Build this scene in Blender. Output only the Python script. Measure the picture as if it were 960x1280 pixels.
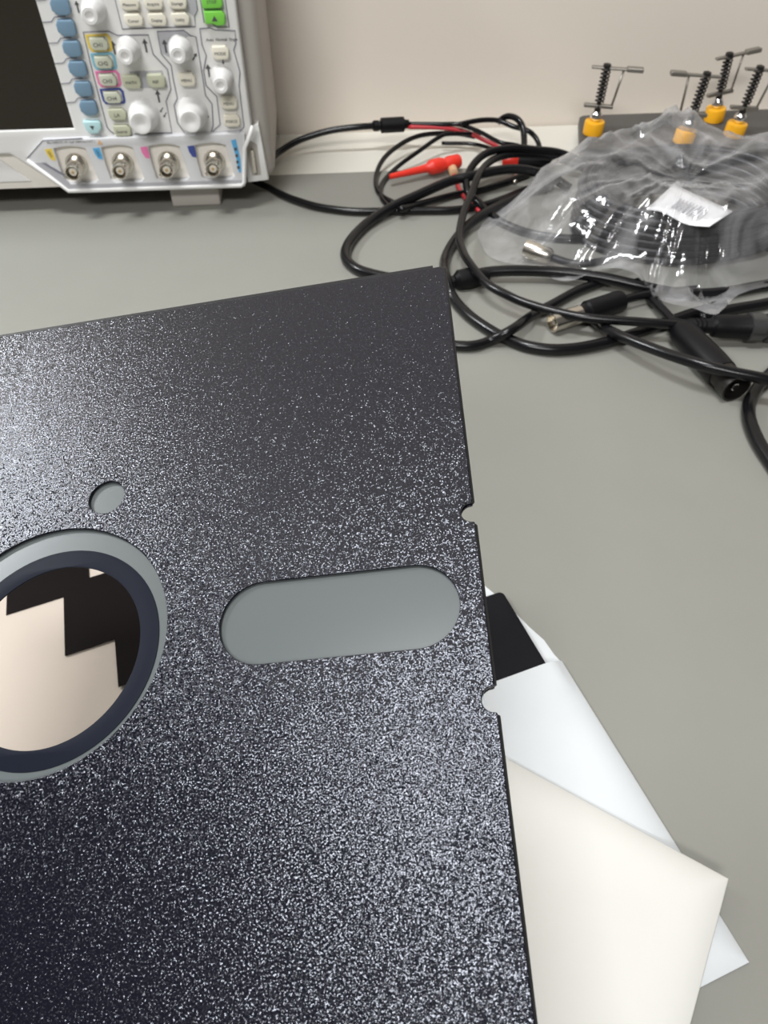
import bpy, bmesh, math, random
from mathutils import Vector, Matrix, noise
random.seed(4)
for o in list(bpy.data.objects): bpy.data.objects.remove(o)
scene = bpy.context.scene
COL = scene.collection

# ------------------------------------------------------------------ camera
CAM_H, FPX, PITCH, YAW = 0.205, 920.0, math.radians(48.5), math.radians(4.7)
cam_data = bpy.data.cameras.new('camera')
cam = bpy.data.objects.new('camera', cam_data); COL.objects.link(cam)
cam.location = (0, 0, CAM_H)
cam.rotation_euler = (math.pi / 2 - PITCH, 0, -YAW)
cam_data.sensor_fit = 'HORIZONTAL'; cam_data.sensor_width = 36
cam_data.lens = 36 * FPX / 960
cam_data.clip_start = 0.005; cam_data.clip_end = 50
cam_data.dof.use_dof = True
cam_data.dof.focus_distance = 0.125
cam_data.dof.aperture_fstop = 72
scene.camera = cam

# ------------------------------------------------------------------ light
world = bpy.data.worlds.new('world'); scene.world = world; world.use_nodes = True
world.node_tree.nodes['Background'].inputs[0].default_value = (1.0, 0.975, 0.94, 1)
world.node_tree.nodes['Background'].inputs[1].default_value = 0.13

def area(name, loc, aim, sx, sy, power, col=(1, 1, 1)):
    l = bpy.data.lights.new(name, 'AREA'); l.shape = 'RECTANGLE'; l.size = sx; l.size_y = sy
    l.energy = power; l.color = col
    o = bpy.data.objects.new(name, l); COL.objects.link(o); o.location = loc
    o.rotation_euler = (Vector(aim) - Vector(loc)).to_track_quat('-Z', 'Y').to_euler()
    return o
area('ceiling_lamp', (-0.34, 0.03, 1.75), (-0.34, 0.03, 0), 0.50, 0.22, 24, (0.97, 0.985, 1.0))
area('ceiling_lamp', (-0.5, -1.5, 1.75), (-0.3, -0.2, 0), 1.2, 0.30, 34, (1, 0.985, 0.965))
area('shelf_lamp', (-0.66, 0.45, 0.64), (-0.25, 0.15, 0), 0.26, 0.06, 6.0, (0.93, 0.97, 1))
vs = scene.view_settings
vs.view_transform = 'Standard'; vs.look = 'None'; vs.gamma = 1; vs.exposure = 0.0
vs.use_curve_mapping = False

# ------------------------------------------------------------------ helpers
_f = Vector((math.sin(YAW) * math.cos(PITCH), math.cos(YAW) * math.cos(PITCH), -math.sin(PITCH)))
_r = Vector((math.cos(YAW), -math.sin(YAW), 0)); _u = _r.cross(_f)
def D(px, py, zmm=0.0):
    """survey helper: the point of the bench plane at height zmm seen at a photo pixel"""
    d = _r * ((px - 480) / FPX) + _u * ((640 - py) / FPX) + _f
    return Vector((0, 0, CAM_H)) + d * ((zmm / 1000 - CAM_H) / d.z)

def tag(o, label, cat, group=None, kind=None):
    o['label'] = label; o['category'] = cat
    if group: o['group'] = group
    if kind: o['kind'] = kind
    return o
def root(name, loc=(0, 0, 0), label=None, cat=None, group=None):
    o = bpy.data.objects.new(name, None); o.empty_display_size = 0.01; COL.objects.link(o); o.location = loc
    if label: tag(o, label, cat, group)
    return o
def add(name, me, mat, parent=None, smooth=False):
    if isinstance(me, bmesh.types.BMesh):
        bm = me; me = bpy.data.meshes.new(name); bm.to_mesh(me); bm.free()
    o = bpy.data.objects.new(name, me); COL.objects.link(o)
    me.materials.clear(); me.materials.append(mat)
    if smooth:
        for p in me.polygons: p.use_smooth = True
        if smooth != 'all':
            me.set_sharp_from_angle(angle=math.radians(35))
    o.parent = parent
    return o
def settle(o):
    """move the origin of a mesh built in place to its base"""
    vs_ = [v.co for v in o.data.vertices]
    c = Vector(((min(v.x for v in vs_) + max(v.x for v in vs_)) / 2, (min(v.y for v in vs_) + max(v.y for v in vs_)) / 2, min(v.z for v in vs_)))
    o.data.transform(Matrix.Translation(-c)); o.location = c
    return o
def copy_tree(o, parent=None):
    c = o.copy(); COL.objects.link(c); c.parent = parent
    for ch in list(o.children): copy_tree(ch, c)
    return c
def box(x0, x1, y0, y1, z0, z1, bevel=0.0, seg=2, bm=None):
    own = bm is None
    b = bmesh.new()
    bmesh.ops.create_cube(b, size=1)
    for v in b.verts:
        v.co = Vector(((x0 + x1) / 2 + v.co.x * (x1 - x0), (y0 + y1) / 2 + v.co.y * (y1 - y0), (z0 + z1) / 2 + v.co.z * (z1 - z0)))
    if bevel:
        bmesh.ops.bevel(b, geom=b.edges[:], offset=bevel, segments=seg, profile=0.5, affect='EDGES')
    return b
def plate(outer, holes=(), thick=0.001, bevel=0.0, M=None, res=2):
    """filled 2D outline with holes, extruded from z=-thick to z=0, then moved by M"""
    cu = bpy.data.curves.new('outline', 'CURVE'); cu.dimensions = '2D'; cu.fill_mode = 'BOTH'
    cu.extrude = thick / 2 - bevel; cu.bevel_depth = bevel; cu.bevel_resolution = res
    if bevel: cu.offset = -bevel
    for pts in [outer] + list(holes):
        sp = cu.splines.new('POLY'); sp.points.add(len(pts) - 1); sp.use_cyclic_u = True
        for p, q in zip(sp.points, pts): p.co = (q[0], q[1], 0, 1)
    return curve_mesh(cu, Matrix.Translation((0, 0, -thick / 2)) if M is None else M @ Matrix.Translation((0, 0, -thick / 2)))
def curve_mesh(cu, M):
    o = bpy.data.objects.new('tmp', cu); COL.objects.link(o)
    dg = bpy.context.evaluated_depsgraph_get()
    me = bpy.data.meshes.new_from_object(o.evaluated_get(dg))
    bpy.data.objects.remove(o)
    me.transform(M)
    b = bmesh.new(); b.from_mesh(me); bmesh.ops.remove_doubles(b, verts=b.verts, dist=1e-6)
    bmesh.ops.recalc_face_normals(b, faces=b.faces); b.to_mesh(me); b.free()
    return me
def text_mesh(s, size, M):
    cu = bpy.data.curves.new('text', 'FONT'); cu.body = s; cu.size = size
    cu.align_x = 'CENTER'; cu.align_y = 'CENTER'; cu.resolution_u = 2; cu.offset = size * 0.012
    return curve_mesh(cu, M)
def circle(cx, cy, r, n=48, a0=0.0):
    return [(cx + r * math.cos(a0 + 2 * math.pi * i / n), cy + r * math.sin(a0 + 2 * math.pi * i / n)) for i in range(n)]
def rrect(x0, x1, y0, y1, r, n=5):
    pts = []
    for cx, cy, a in ((x1 - r, y1 - r, 0), (x0 + r, y1 - r, 90), (x0 + r, y0 + r, 180), (x1 - r, y0 + r, 270)):
        for i in range(n + 1):
            t = math.radians(a + 90 * i / n); pts.append((cx + r * math.cos(t), cy + r * math.sin(t)))
    return pts
def smooth_path(pts, step=6, closed=False):
    P = [Vector(p) for p in pts]; out = []; n = len(P)
    rng = range(n) if closed else range(n - 1)
    for i in rng:
        p1, p2 = P[i], P[(i + 1) % n]
        p0 = P[i - 1] if (closed or i > 0) else p1 * 2 - p2
        p3 = P[(i + 2) % n] if (closed or i + 2 < n) else p2 * 2 - p1
        for k in range(step):
            t = k / step
            out.append(0.5 * ((2 * p1) + (p2 - p0) * t + (2 * p0 - 5 * p1 + 4 * p2 - p3) * t * t + (3 * p1 - p0 - 3 * p2 + p3) * t ** 3))
    if not closed: out.append(P[-1].copy())
    return out
def tube(path, r, sides=10, closed=False, bm=None):
    b = bm or bmesh.new(); n = len(path); rings = []
    rf = r if callable(r) else (lambda t: r)
    t0 = (path[1] - path[0]).normalized()
    nrm = t0.orthogonal().normalized(); prev = t0
    for i, p in enumerate(path):
        if closed: t = (path[(i + 1) % n] - path[i - 1]).normalized()
        else: t = (path[min(i + 1, n - 1)] - path[max(i - 1, 0)]).normalized()
        q = prev.rotation_difference(t); nrm = (q @ nrm); nrm = (nrm - t * nrm.dot(t)).normalized(); prev = t
        bn = t.cross(nrm); rr = rf(i / (n - 1))
        rings.append([b.verts.new(p + (nrm * math.cos(2 * math.pi * k / sides) + bn * math.sin(2 * math.pi * k / sides)) * rr) for k in range(sides)])
    m = n if closed else n - 1
    for i in range(m):
        A, B = rings[i], rings[(i + 1) % n]
        for k in range(sides): b.faces.new((A[k], A[(k + 1) % sides], B[(k + 1) % sides], B[k]))
    if not closed:
        b.faces.new(rings[0][::-1]); b.faces.new(rings[-1])
    return b
def lathe(prof, M=None, n=24, bm=None, cap=True):
    """profile of (radius, height) turned round local Z, moved by M"""
    b = bm or bmesh.new(); rings = []; M = M or Matrix()
    for r, h in prof:
        rings.append([b.verts.new(M @ Vector((max(r, 1e-6) * math.cos(2 * math.pi * k / n), max(r, 1e-6) * math.sin(2 * math.pi * k / n), h))) for k in range(n)])
    for A, B in zip(rings, rings[1:]):
        for k in range(n): b.faces.new((A[k], A[(k + 1) % n], B[(k + 1) % n], B[k]))
    if cap:
        b.faces.new(rings[0][::-1]); b.faces.new(rings[-1])
    return b
def along(p, q):
    """matrix at p whose Z axis points to q"""
    d = (Vector(q) - Vector(p)).normalized()
    return Matrix.Translation(p) @ d.to_track_quat('Z', 'Y').to_matrix().to_4x4()

# ------------------------------------------------------------------ materials
def mat(name, col, rough=0.5, metal=0.0, spec=0.5, bump=None, vary=None, coat=0.0, trans=0.0):
    m = bpy.data.materials.new(name); m.use_nodes = True; nt = m.node_tree; N = nt.nodes; L = nt.links
    b = N['Principled BSDF']; b.inputs['Base Color'].default_value = (*col, 1)
    b.inputs['Roughness'].default_value = rough; b.inputs['Metallic'].default_value = metal
    b.inputs['Specular IOR Level'].default_value = spec; b.inputs['Coat Weight'].default_value = coat
    tc = N.new('ShaderNodeTexCoord')
    if vary:                                    # (scale, amount): mottled colour
        nz = N.new('ShaderNodeTexNoise'); nz.inputs['Scale'].default_value = vary[0]; nz.inputs['Detail'].default_value = 5
        L.new(tc.outputs['Object'], nz.inputs['Vector'])
        mx = N.new('ShaderNodeMix'); mx.data_type = 'RGBA'
        mx.inputs[6].default_value = (*[c * (1 - vary[1]) for c in col], 1); mx.inputs[7].default_value = (*[min(1, c * (1 + vary[1])) for c in col], 1)
        L.new(nz.outputs['Fac'], mx.inputs[0]); L.new(mx.outputs[2], b.inputs['Base Color'])
    if bump:                                    # (scale, strength, distance, detail)
        nz = N.new('ShaderNodeTexNoise'); nz.inputs['Scale'].default_value = bump[0]; nz.inputs['Detail'].default_value = bump[3] if len(bump) > 3 else 2
        L.new(tc.outputs['Object'], nz.inputs['Vector'])
        bp = N.new('ShaderNodeBump'); bp.inputs['Strength'].default_value = bump[1]; bp.inputs['Distance'].default_value = bump[2]
        L.new(nz.outputs['Fac'], bp.inputs['Height']); L.new(bp.outputs['Normal'], b.inputs['Normal'])
    return m
M_wall = mat('wall_paint', (0.76, 0.695, 0.615), 0.85, vary=(3, 0.03), bump=(300, 0.1, 0.0005))
M_floor = mat('floor_vinyl', (0.25, 0.24, 0.22), 0.6, vary=(8, 0.1))
M_bench = mat('bench_laminate', (0.66, 0.64, 0.575), 0.45, vary=(20, 0.02))
M_mat = mat('bench_mat_vinyl', (0.222, 0.220, 0.196), 0.6, vary=(35, 0.035), bump=(900, 0.06, 0.0002))
M_metalleg = mat('painted_steel', (0.2, 0.2, 0.2), 0.5)
M_white = mat('white_plastic', (0.74, 0.735, 0.72), 0.4, vary=(60, 0.012))
M_case = mat('grey_case_plastic', (0.44, 0.41, 0.375), 0.5, vary=(60, 0.02))
M_panel = mat('input_panel_plastic', (0.64, 0.645, 0.66), 0.42, vary=(60, 0.012))
M_rim = mat('rim_plastic', (0.76, 0.755, 0.74), 0.38, vary=(60, 0.012))
M_pocket = mat('pocket_plastic', (0.84, 0.80, 0.74), 0.5, vary=(60, 0.012))
M_screen = mat('dark_screen_glass', (0.018, 0.014, 0.009), 0.25, spec=0.35, vary=(900, 0.1))
M_line = mat('grey_print', (0.20, 0.20, 0.24), 0.6, vary=(100, 0.02))
M_ink = mat('dark_print', (0.07, 0.07, 0.075), 0.7, vary=(100, 0.02))
M_shade = mat('grey_panel_print', (0.43, 0.43, 0.46), 0.55, vary=(100, 0.02))
M_cream = mat('cream_key', (0.80, 0.765, 0.65), 0.45, vary=(200, 0.02))
M_ch = mat('pale_green_key', (0.56, 0.58, 0.47), 0.4, vary=(200, 0.03))
M_mathk = mat('olive_key', (0.50, 0.51, 0.38), 0.42, vary=(200, 0.03))
M_blue = mat('blue_key', (0.165, 0.27, 0.375), 0.42, vary=(200, 0.03))
M_cyan = mat('cyan_key', (0.50, 0.74, 0.77), 0.42, vary=(200, 0.03))
M_green = mat('green_key', (0.20, 0.62, 0.075), 0.4, vary=(200, 0.03))
M_knob = mat('knob_plastic', (0.74, 0.735, 0.725), 0.45, vary=(200, 0.012))
M_ty = mat('yellow_print', (0.75, 0.56, 0.09), 0.5, vary=(200, 0.03))
M_tc = mat('light_blue_print', (0.20, 0.48, 0.62), 0.5, vary=(200, 0.03))
M_tp = mat('pink_print', (0.78, 0.20, 0.42), 0.5, vary=(200, 0.03))
M_tn = mat('navy_print', (0.05, 0.075, 0.30), 0.5, vary=(200, 0.03))
M_tb = mat('sky_print', (0.10, 0.38, 0.66), 0.5, vary=(200, 0.03))
M_nickel = mat('nickel', (0.66, 0.62, 0.55), 0.24, metal=1.0, bump=(800, 0.05, 0.0001))
M_chrome = mat('chrome', (0.8, 0.8, 0.8), 0.08, metal=1.0, bump=(300, 0.02, 0.0001))
M_gold = mat('brass_pin', (0.8, 0.62, 0.35), 0.3, metal=1.0, bump=(800, 0.03, 0.0001))
M_ptfe = mat('white_dielectric', (0.8, 0.76, 0.68), 0.5, vary=(400, 0.03))
M_black = mat('black_cable_pvc', (0.004, 0.004, 0.005), 0.24, spec=0.36, bump=(700, 0.08, 0.0002))
M_blackm = mat('black_moulded_rubber', (0.004, 0.004, 0.005), 0.42, spec=0.22, bump=(1200, 0.15, 0.0002))
M_coil = mat('grey_black_coiled_pvc', (0.014, 0.014, 0.017), 0.36, bump=(700, 0.08, 0.0002))
M_red = mat('red_clip_plastic', (0.75, 0.035, 0.02), 0.35, vary=(200, 0.05))
M_redw = mat('red_wire_pvc', (0.50, 0.03, 0.04), 0.4, vary=(200, 0.05))
M_tan = mat('tan_plastic', (0.62, 0.40, 0.23), 0.5, vary=(300, 0.06))
M_yellow = mat('yellow_cap_plastic', (0.83, 0.40, 0.012), 0.4, vary=(200, 0.04))
M_plate = mat('dark_grey_steel', (0.062, 0.058, 0.053), 0.5, vary=(60, 0.06), bump=(1500, 0.06, 0.0002))
M_steel = mat('blackened_steel', (0.045, 0.042, 0.04), 0.35, metal=0.8, bump=(900, 0.05, 0.0001))
M_bar = mat('brushed_steel', (0.33, 0.31, 0.28), 0.4, metal=0.9, bump=(900, 0.05, 0.0001))
M_sleeve = mat('white_fibre_sleeve', (0.59, 0.615, 0.63), 0.75, vary=(90, 0.02), bump=(500, 0.15, 0.0003, 4))
M_sleeve2 = mat('cream_fibre_sleeve', (0.665, 0.66, 0.625), 0.75, vary=(60, 0.02), bump=(400, 0.12, 0.0003, 4))
M_card = mat('pale_beige_card', (0.47, 0.41, 0.355), 0.7, spec=0.2, vary=(25, 0.03))
M_blackcard = mat('black_card', (0.007, 0.005, 0.005), 0.5, spec=0.03, vary=(60, 0.1))
M_disk2 = mat('matte_black_jacket', (0.007, 0.007, 0.009), 0.6, spec=0.12, vary=(90, 0.3), bump=(1500, 0.2, 0.0001))
M_jacket = mat('pebbled_black_jacket', (0.003, 0.003, 0.007), 0.20, spec=0.44)
M_jacket.node_tree.nodes['Principled BSDF'].inputs['Specular Tint'].default_value = (0.88, 0.91, 1.0, 1)
def pebble(m, scale, k):
    """pebbled grain: fine relief given straight as tilted normals"""
    nt = m.node_tree; N = nt.nodes; L = nt.links
    tc = N.new('ShaderNodeTexCoord'); nz = N.new('ShaderNodeTexNoise')
    nz.inputs['Scale'].default_value = scale; nz.inputs['Detail'].default_value = 1.5
    L.new(tc.outputs['Object'], nz.inputs['Vector'])
    sb = N.new('ShaderNodeVectorMath'); sb.operation = 'SUBTRACT'; sb.inputs[1].default_value = (0.5, 0.5, 0.5); L.new(nz.outputs['Color'], sb.inputs[0])
    sc_ = N.new('ShaderNodeVectorMath'); sc_.operation = 'SCALE'; sc_.inputs['Scale'].default_value = k; L.new(sb.outputs[0], sc_.inputs[0])
    ge = N.new('ShaderNodeNewGeometry'); ad = N.new('ShaderNodeVectorMath'); ad.operation = 'ADD'
    L.new(ge.outputs['Normal'], ad.inputs[0]); L.new(sc_.outputs[0], ad.inputs[1])
    no_ = N.new('ShaderNodeVectorMath'); no_.operation = 'NORMALIZE'; L.new(ad.outputs[0], no_.inputs[0])
    L.new(no_.outputs[0], N['Principled BSDF'].inputs['Normal'])
pebble(M_jacket, 3600, 1.1)
M_fold = mat('smooth_black_fold', (0.008, 0.008, 0.010), 0.45, spec=0.3, bump=(1500, 0.2, 0.0001))
M_media = mat('grey_magnetic_film', (0.095, 0.107, 0.109), 0.24, spec=0.3, bump=(40, 0.02, 0.0002))
M_hub = mat('navy_hub_ring', (0.008, 0.010, 0.017), 0.45, spec=0.05, bump=(1500, 0.05, 0.0001))
M_liner = mat('pale_liner_edge', (0.35, 0.35, 0.34), 0.8, vary=(800, 0.2))
M_paper = mat('white_sticker', (0.78, 0.78, 0.78), 0.6, vary=(200, 0.02))
def bag_material():
    m = bpy.data.materials.new('clear_poly_film'); m.use_nodes = True; nt = m.node_tree; N = nt.nodes; L = nt.links
    N.remove(N['Principled BSDF']); out = N['Material Output']
    tc = N.new('ShaderNodeTexCoord')
    nz = N.new('ShaderNodeTexNoise'); nz.inputs['Scale'].default_value = 38; nz.inputs['Detail'].default_value = 4; nz.inputs['Distortion'].default_value = 1.2
    L.new(tc.outputs['Object'], nz.inputs['Vector'])
    bp = N.new('ShaderNodeBump'); bp.inputs['Strength'].default_value = 0.6; bp.inputs['Distance'].default_value = 0.0025
    L.new(nz.outputs['Fac'], bp.inputs['Height'])
    tr = N.new('ShaderNodeBsdfTransparent'); tr.inputs[0].default_value = (0.93, 0.93, 0.94, 1)
    df = N.new('ShaderNodeBsdfDiffuse'); df.inputs[0].default_value = (0.62, 0.62, 0.63, 1)
    gl = N.new('ShaderNodeBsdfGlossy'); gl.inputs['Roughness'].default_value = 0.10
    L.new(bp.outputs['Normal'], gl.inputs['Normal'])
    # haze of the film: streaks of cloudier plastic
    rp = N.new('ShaderNodeMapRange'); rp.inputs[1].default_value = 0.45; rp.inputs[2].default_value = 0.75
    rp.inputs[3].default_value = 0.03; rp.inputs[4].default_value = 0.26
    L.new(nz.outputs['Fac'], rp.inputs[0])
    fw = N.new('ShaderNodeLayerWeight'); fw.inputs[0].default_value = 0.5
    fw2 = N.new('ShaderNodeMath'); fw2.operation = 'POWER'; fw2.inputs[1].default_value = 2.2; L.new(fw.outputs['Facing'], fw2.inputs[0])
    hz = N.new('ShaderNodeMath'); hz.operation = 'MULTIPLY_ADD'; hz.use_clamp = True; hz.inputs[1].default_value = 0.45
    L.new(fw2.outputs[0], hz.inputs[0]); L.new(rp.outputs[0], hz.inputs[2])
    m1 = N.new('ShaderNodeMixShader'); L.new(hz.outputs[0], m1.inputs[0]); L.new(tr.outputs[0], m1.inputs[1]); L.new(df.outputs[0], m1.inputs[2])
    lw = N.new('ShaderNodeLayerWeight'); lw.inputs[0].default_value = 0.5; L.new(bp.outputs['Normal'], lw.inputs['Normal'])
    pw = N.new('ShaderNodeMath'); pw.operation = 'POWER'; pw.inputs[1].default_value = 4; L.new(lw.outputs['Facing'], pw.inputs[0])
    fr = N.new('ShaderNodeMapRange'); fr.inputs[3].default_value = 0.07; fr.inputs[4].default_value = 0.6; L.new(pw.outputs[0], fr.inputs[0])
    m2 = N.new('ShaderNodeMixShader'); L.new(fr.outputs[0], m2.inputs[0]); L.new(m1.outputs[0], m2.inputs[1]); L.new(gl.outputs[0], m2.inputs[2])
    L.new(m2.outputs[0], out.inputs['Surface'])
    return m
M_bag = bag_material()

# ------------------------------------------------------------------ the setting
WALL_Y = 0.536
w = settle(add('wall_back', box(-2.2, 2.2, WALL_Y, WALL_Y + 0.1, -0.75, 2.4), M_wall)); w['kind'] = 'structure'
fl = settle(add('floor', box(-2.2, 2.2, -2.5, WALL_Y, -0.80, -0.75), M_floor)); fl['kind'] = 'structure'
bench = root('workbench', (0, 0.13, -0.75), 'pale laminate workbench standing against the beige wall', 'workbench')
add('worktop', box(-0.9, 0.9, -0.40, WALL_Y - 0.131, 0.715, 0.748, 0.002), M_bench, bench)
for sx in (-0.85, 0.85):
    for sy in (-0.36, 0.36):
        add('leg', box(sx - 0.025, sx + 0.025, sy - 0.025, sy + 0.025, 0, 0.715, 0.003), M_metalleg, bench)
bm_ = settle(add('bench_mat', box(-0.88, 0.88, -0.24, 0.467, -0.002, 0, 0.0005), M_mat))
tag(bm_, 'large flat grey vinyl mat covering the workbench', 'mat')

# ------------------------------------------------------------------ held floppy disk
disk = root('floppy_disk', (0, 0, 0), 'pebbled black square floppy disk with a round hub hole, tilted above the mat', 'floppy disk')
ax, ay, az = Vector((0.98281, -0.07255, 0.16977)), Vector((0.03762, 0.97895, 0.20059)), Vector((-0.18075, -0.19075, 0.96485))
Mx = Matrix((ax, ay, az)).transposed().to_4x4(); Mx.translation = (-0.04675, 0.06280, 0.10836)
disk.matrix_world = Mx
H = 0.0667
def notch(y, sgn):
    # half-round relief notch in the right edge, seen from the front, walked bottom to top
    r = 0.0017
    return [(H, y - r * 1.05)] + [(H - 0.0002 - r * math.sin(t), y - r * math.cos(t)) for t in [math.pi * i / 10 for i in range(11)]] + [(H, y + r * 1.05)]
outline = rrect(-H, H, -H, H, 0.0009, 3)
right_start = [(H - 0.0009, -H), (H - 0.0002, -H + 0.0003), (H, -H + 0.0009)]
outline = ([(-H, H - 0.0009), (-H, -H + 0.0009), (-H + 0.0009, -H)] + right_start + notch(-0.0142, 1) + notch(0.0141, 1)
           + [(H, H - 0.0009), (H - 0.0003, H - 0.0003), (H - 0.0009, H), (-H + 0.0009, H)])
def slot():
    y = 0.00637; x0, x1 = 0.02805 + y, 0.06332 - y
    return ([(x1 + y * math.cos(t), y * math.sin(t)) for t in [-math.pi / 2 + math.pi * i / 20 for i in range(21)]]
            + [(x0 + y * math.cos(t), y * math.sin(t)) for t in [math.pi / 2 + math.pi * i / 20 for i in range(21)]])
holes = [slot(), circle(0, 0, 0.0198, 96), circle(0.0065, 0.0251, 0.0031, 32)]
add('front_panel', plate(outline, holes, 0.0005, 0.00012), M_jacket, disk)
add('back_panel', plate(outline, holes, 0.0005, 0.00012, Matrix.Translation((0, 0, -0.0011))), M_jacket, disk)
# folded side walls that close the jacket
def side_wall(pts): return tube([Vector((x, y, -0.0008)) for x, y in pts], 0.00080, 8)
i0 = 0.00045
add('fold_edge', side_wall([(H - i0, -H + i0), (H - i0, -0.0162)]), M_fold, disk, True)
add('fold_edge', side_wall([(H - i0, -0.0122), (H - i0, 0.0121)]), M_fold, disk, True)
add('fold_edge', side_wall([(H - i0, 0.0161), (H - i0, H - i0)]), M_fold, disk, True)
add('fold_edge', side_wall([(-H + i0, -H + i0), (H - i0, -H + i0)]), M_fold, disk, True)
add('fold_edge', side_wall([(-H + i0, -H + i0), (-H + i0, H - i0)]), M_fold, disk, True)
add('seam_flap', plate([(-H, H - 0.002), (0.0646, H - 0.002), (0.0646, H + 0.0011), (-H, H + 0.0011)], [], 0.0003, 0, Matrix.Translation((0, 0, -0.0005))), M_fold, disk)
mo = Vector((0.0012, -0.0013, 0))
film = add('magnetic_film', plate(circle(0, 0, 0.0652, 128), [circle(0, 0, 0.0144, 96)], 0.0001, 0, Matrix.Translation(mo + Vector((0, 0, -0.00075)))), M_media, disk)
add('hub_ring', plate(circle(0, 0, 0.01725, 96), [circle(0, 0, 0.0143, 96)], 0.00022, 0.00004, Matrix.Translation(mo + Vector((0, 0, -0.00060)))), M_hub, film, True)

# ------------------------------------------------------------------ sleeves and the disk in them
def flat_frame(o, ex, ey, z):
    """matrix: x along ex, y along ey on the bench, origin o (all in mm)"""
    ex = Vector((*ex, 0)).normalized(); ey = Vector((*ey, 0)); ey = (ey - ex * ey.dot(ex)).normalized()
    m = Matrix((ex, ey, ex.cross(ey))).transposed().to_4x4(); m.translation = (o[0] / 1000, o[1] / 1000, z)
    return m
def pillow(wd, ht, z_edge, z_mid, n=36, soft=0.010, seed=0.0, thick=0.0003, amp=0.00035):
    """envelope: top sheet that bulges over its content, bottom sheet flat; x 0..wd, y 0..ht"""
    b = bmesh.new(); top = []; bot = []
    for j in range(n + 1):
        rt, rb = [], []
        for i in range(n + 1):
            # denser sampling near the edges
            u = 0.5 - 0.5 * math.cos(math.pi * i / n); v = 0.5 - 0.5 * math.cos(math.pi * j / n)
            x, y = u * wd, v * ht
            d = min(x, wd - x, y, ht - y)
            s = min(1, d / soft); s = 1 - (1 - s) ** 3
            z = z_edge + (z_mid - z_edge) * s + amp * s * noise.noise(Vector((x * 40 + seed, y * 40, 0)))
            rt.append(b.verts.new((x, y, z))); rb.append(b.verts.new((x, y, 0)))
        top.append(rt); bot.append(rb)
    for j in range(n):
        for i in range(n):
            b.faces.new((top[j][i], top[j][i + 1], top[j + 1][i + 1], top[j + 1][i]))
            b.faces.new((bot[j][i], bot[j + 1][i], bot[j + 1][i + 1], bot[j][i + 1]))
    for i in range(n):
        b.faces.new((bot[0][i], bot[0][i + 1], top[0][i + 1], top[0][i])); b.faces.new((top[n][i], top[n][i + 1], bot[n][i + 1], bot[n][i]))
        b.faces.new((top[i][0], top[i + 1][0], bot[i + 1][0], bot[i][0])); b.faces.new((bot[i][n], bot[i + 1][n], top[i + 1][n], top[i][n]))
    return b
# sleeve with a black disk poking out; local x runs from the right edge to the left, y towards the mouth
sl = root('disk_sleeve', (0, 0, 0), 'white fibre sleeve lying on the mat with a black disk poking out of it', 'sleeve')
MA = flat_frame((90.4, 28.8), (-0.285, 0.958), (-0.958, -0.285), 0.0)   # x = up the right edge, y = left
sl.matrix_world = MA
add('back_sheet', plate([(0, 0), (0.0875, 0), (0.091, 0.0008), (0.097, 0.0012), (0.103, 0.0032), (0.110, 0.0050), (0.118, 0.0075), (0.1235, 0.0095), (0.128, 0.016), (0.130, 0.03), (0.130, 0.095), (0.126, 0.112), (0.086, 0.124), (0, 0.124)], [], 0.0004, 0, Matrix.Translation((0, 0, 0.0004))), M_sleeve, sl)
fs = pillow(0.0880, 0.124, 0.0006, 0.0031, seed=3, soft=0.0120, amp=0.0002)
for v in fs.verts:
    # open mouth: the front sheet stays lifted over the disk there; everything sits on the back sheet
    if v.co.z > 0.0004 and v.co.x > 0.080:
        d_ = min(v.co.y, 0.124 - v.co.y); v.co.z = max(v.co.z, 0.0006 + 0.0025 * min(1, d_ / 0.004))
    v.co.z += 0.0004
add('front_sheet', fs, M_sleeve, sl, 'all')
d2 = root('floppy_disk', (0, 0, 0), 'matte black disk corner sticking out of the white sleeve', 'floppy disk')
d2.matrix_world = MA @ Matrix.Translation((0, 0, 0.0006))
o2 = rrect(0.0055, 0.1180, 0.0055, 0.1180, 0.0018, 3)
o2 = [(x, y) for x, y in o2]
add('jacket', plate(o2, [circle(0.061, 0.0616, 0.017, 48)], 0.0016, 0.0003, Matrix.Translation((0, 0, 0.0016))), M_disk2, d2, True)
add('magnetic_film', plate(circle(0.061, 0.0616, 0.05, 64), [circle(0.061, 0.0616, 0.0125, 48)], 0.0001, 0, Matrix.Translation((0, 0, 0.0009))), M_media, d2)
# cream sleeve on top
sb = settle(add('disk_sleeve', pillow(0.128, 0.128, 0.0006, 0.0034, seed=11, soft=0.013), M_sleeve2, None, 'all'))
MB = flat_frame((91.0, 46.4), (-0.815, 0.580), (-0.580, -0.815), 0.0042)
sb.data.transform(Matrix.Translation(Vector((0.064, 0.064, 0))))
sb.matrix_world = MB
tag(sb, 'cream paper disk sleeve lying crosswise on top of the white sleeve', 'sleeve')

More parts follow.
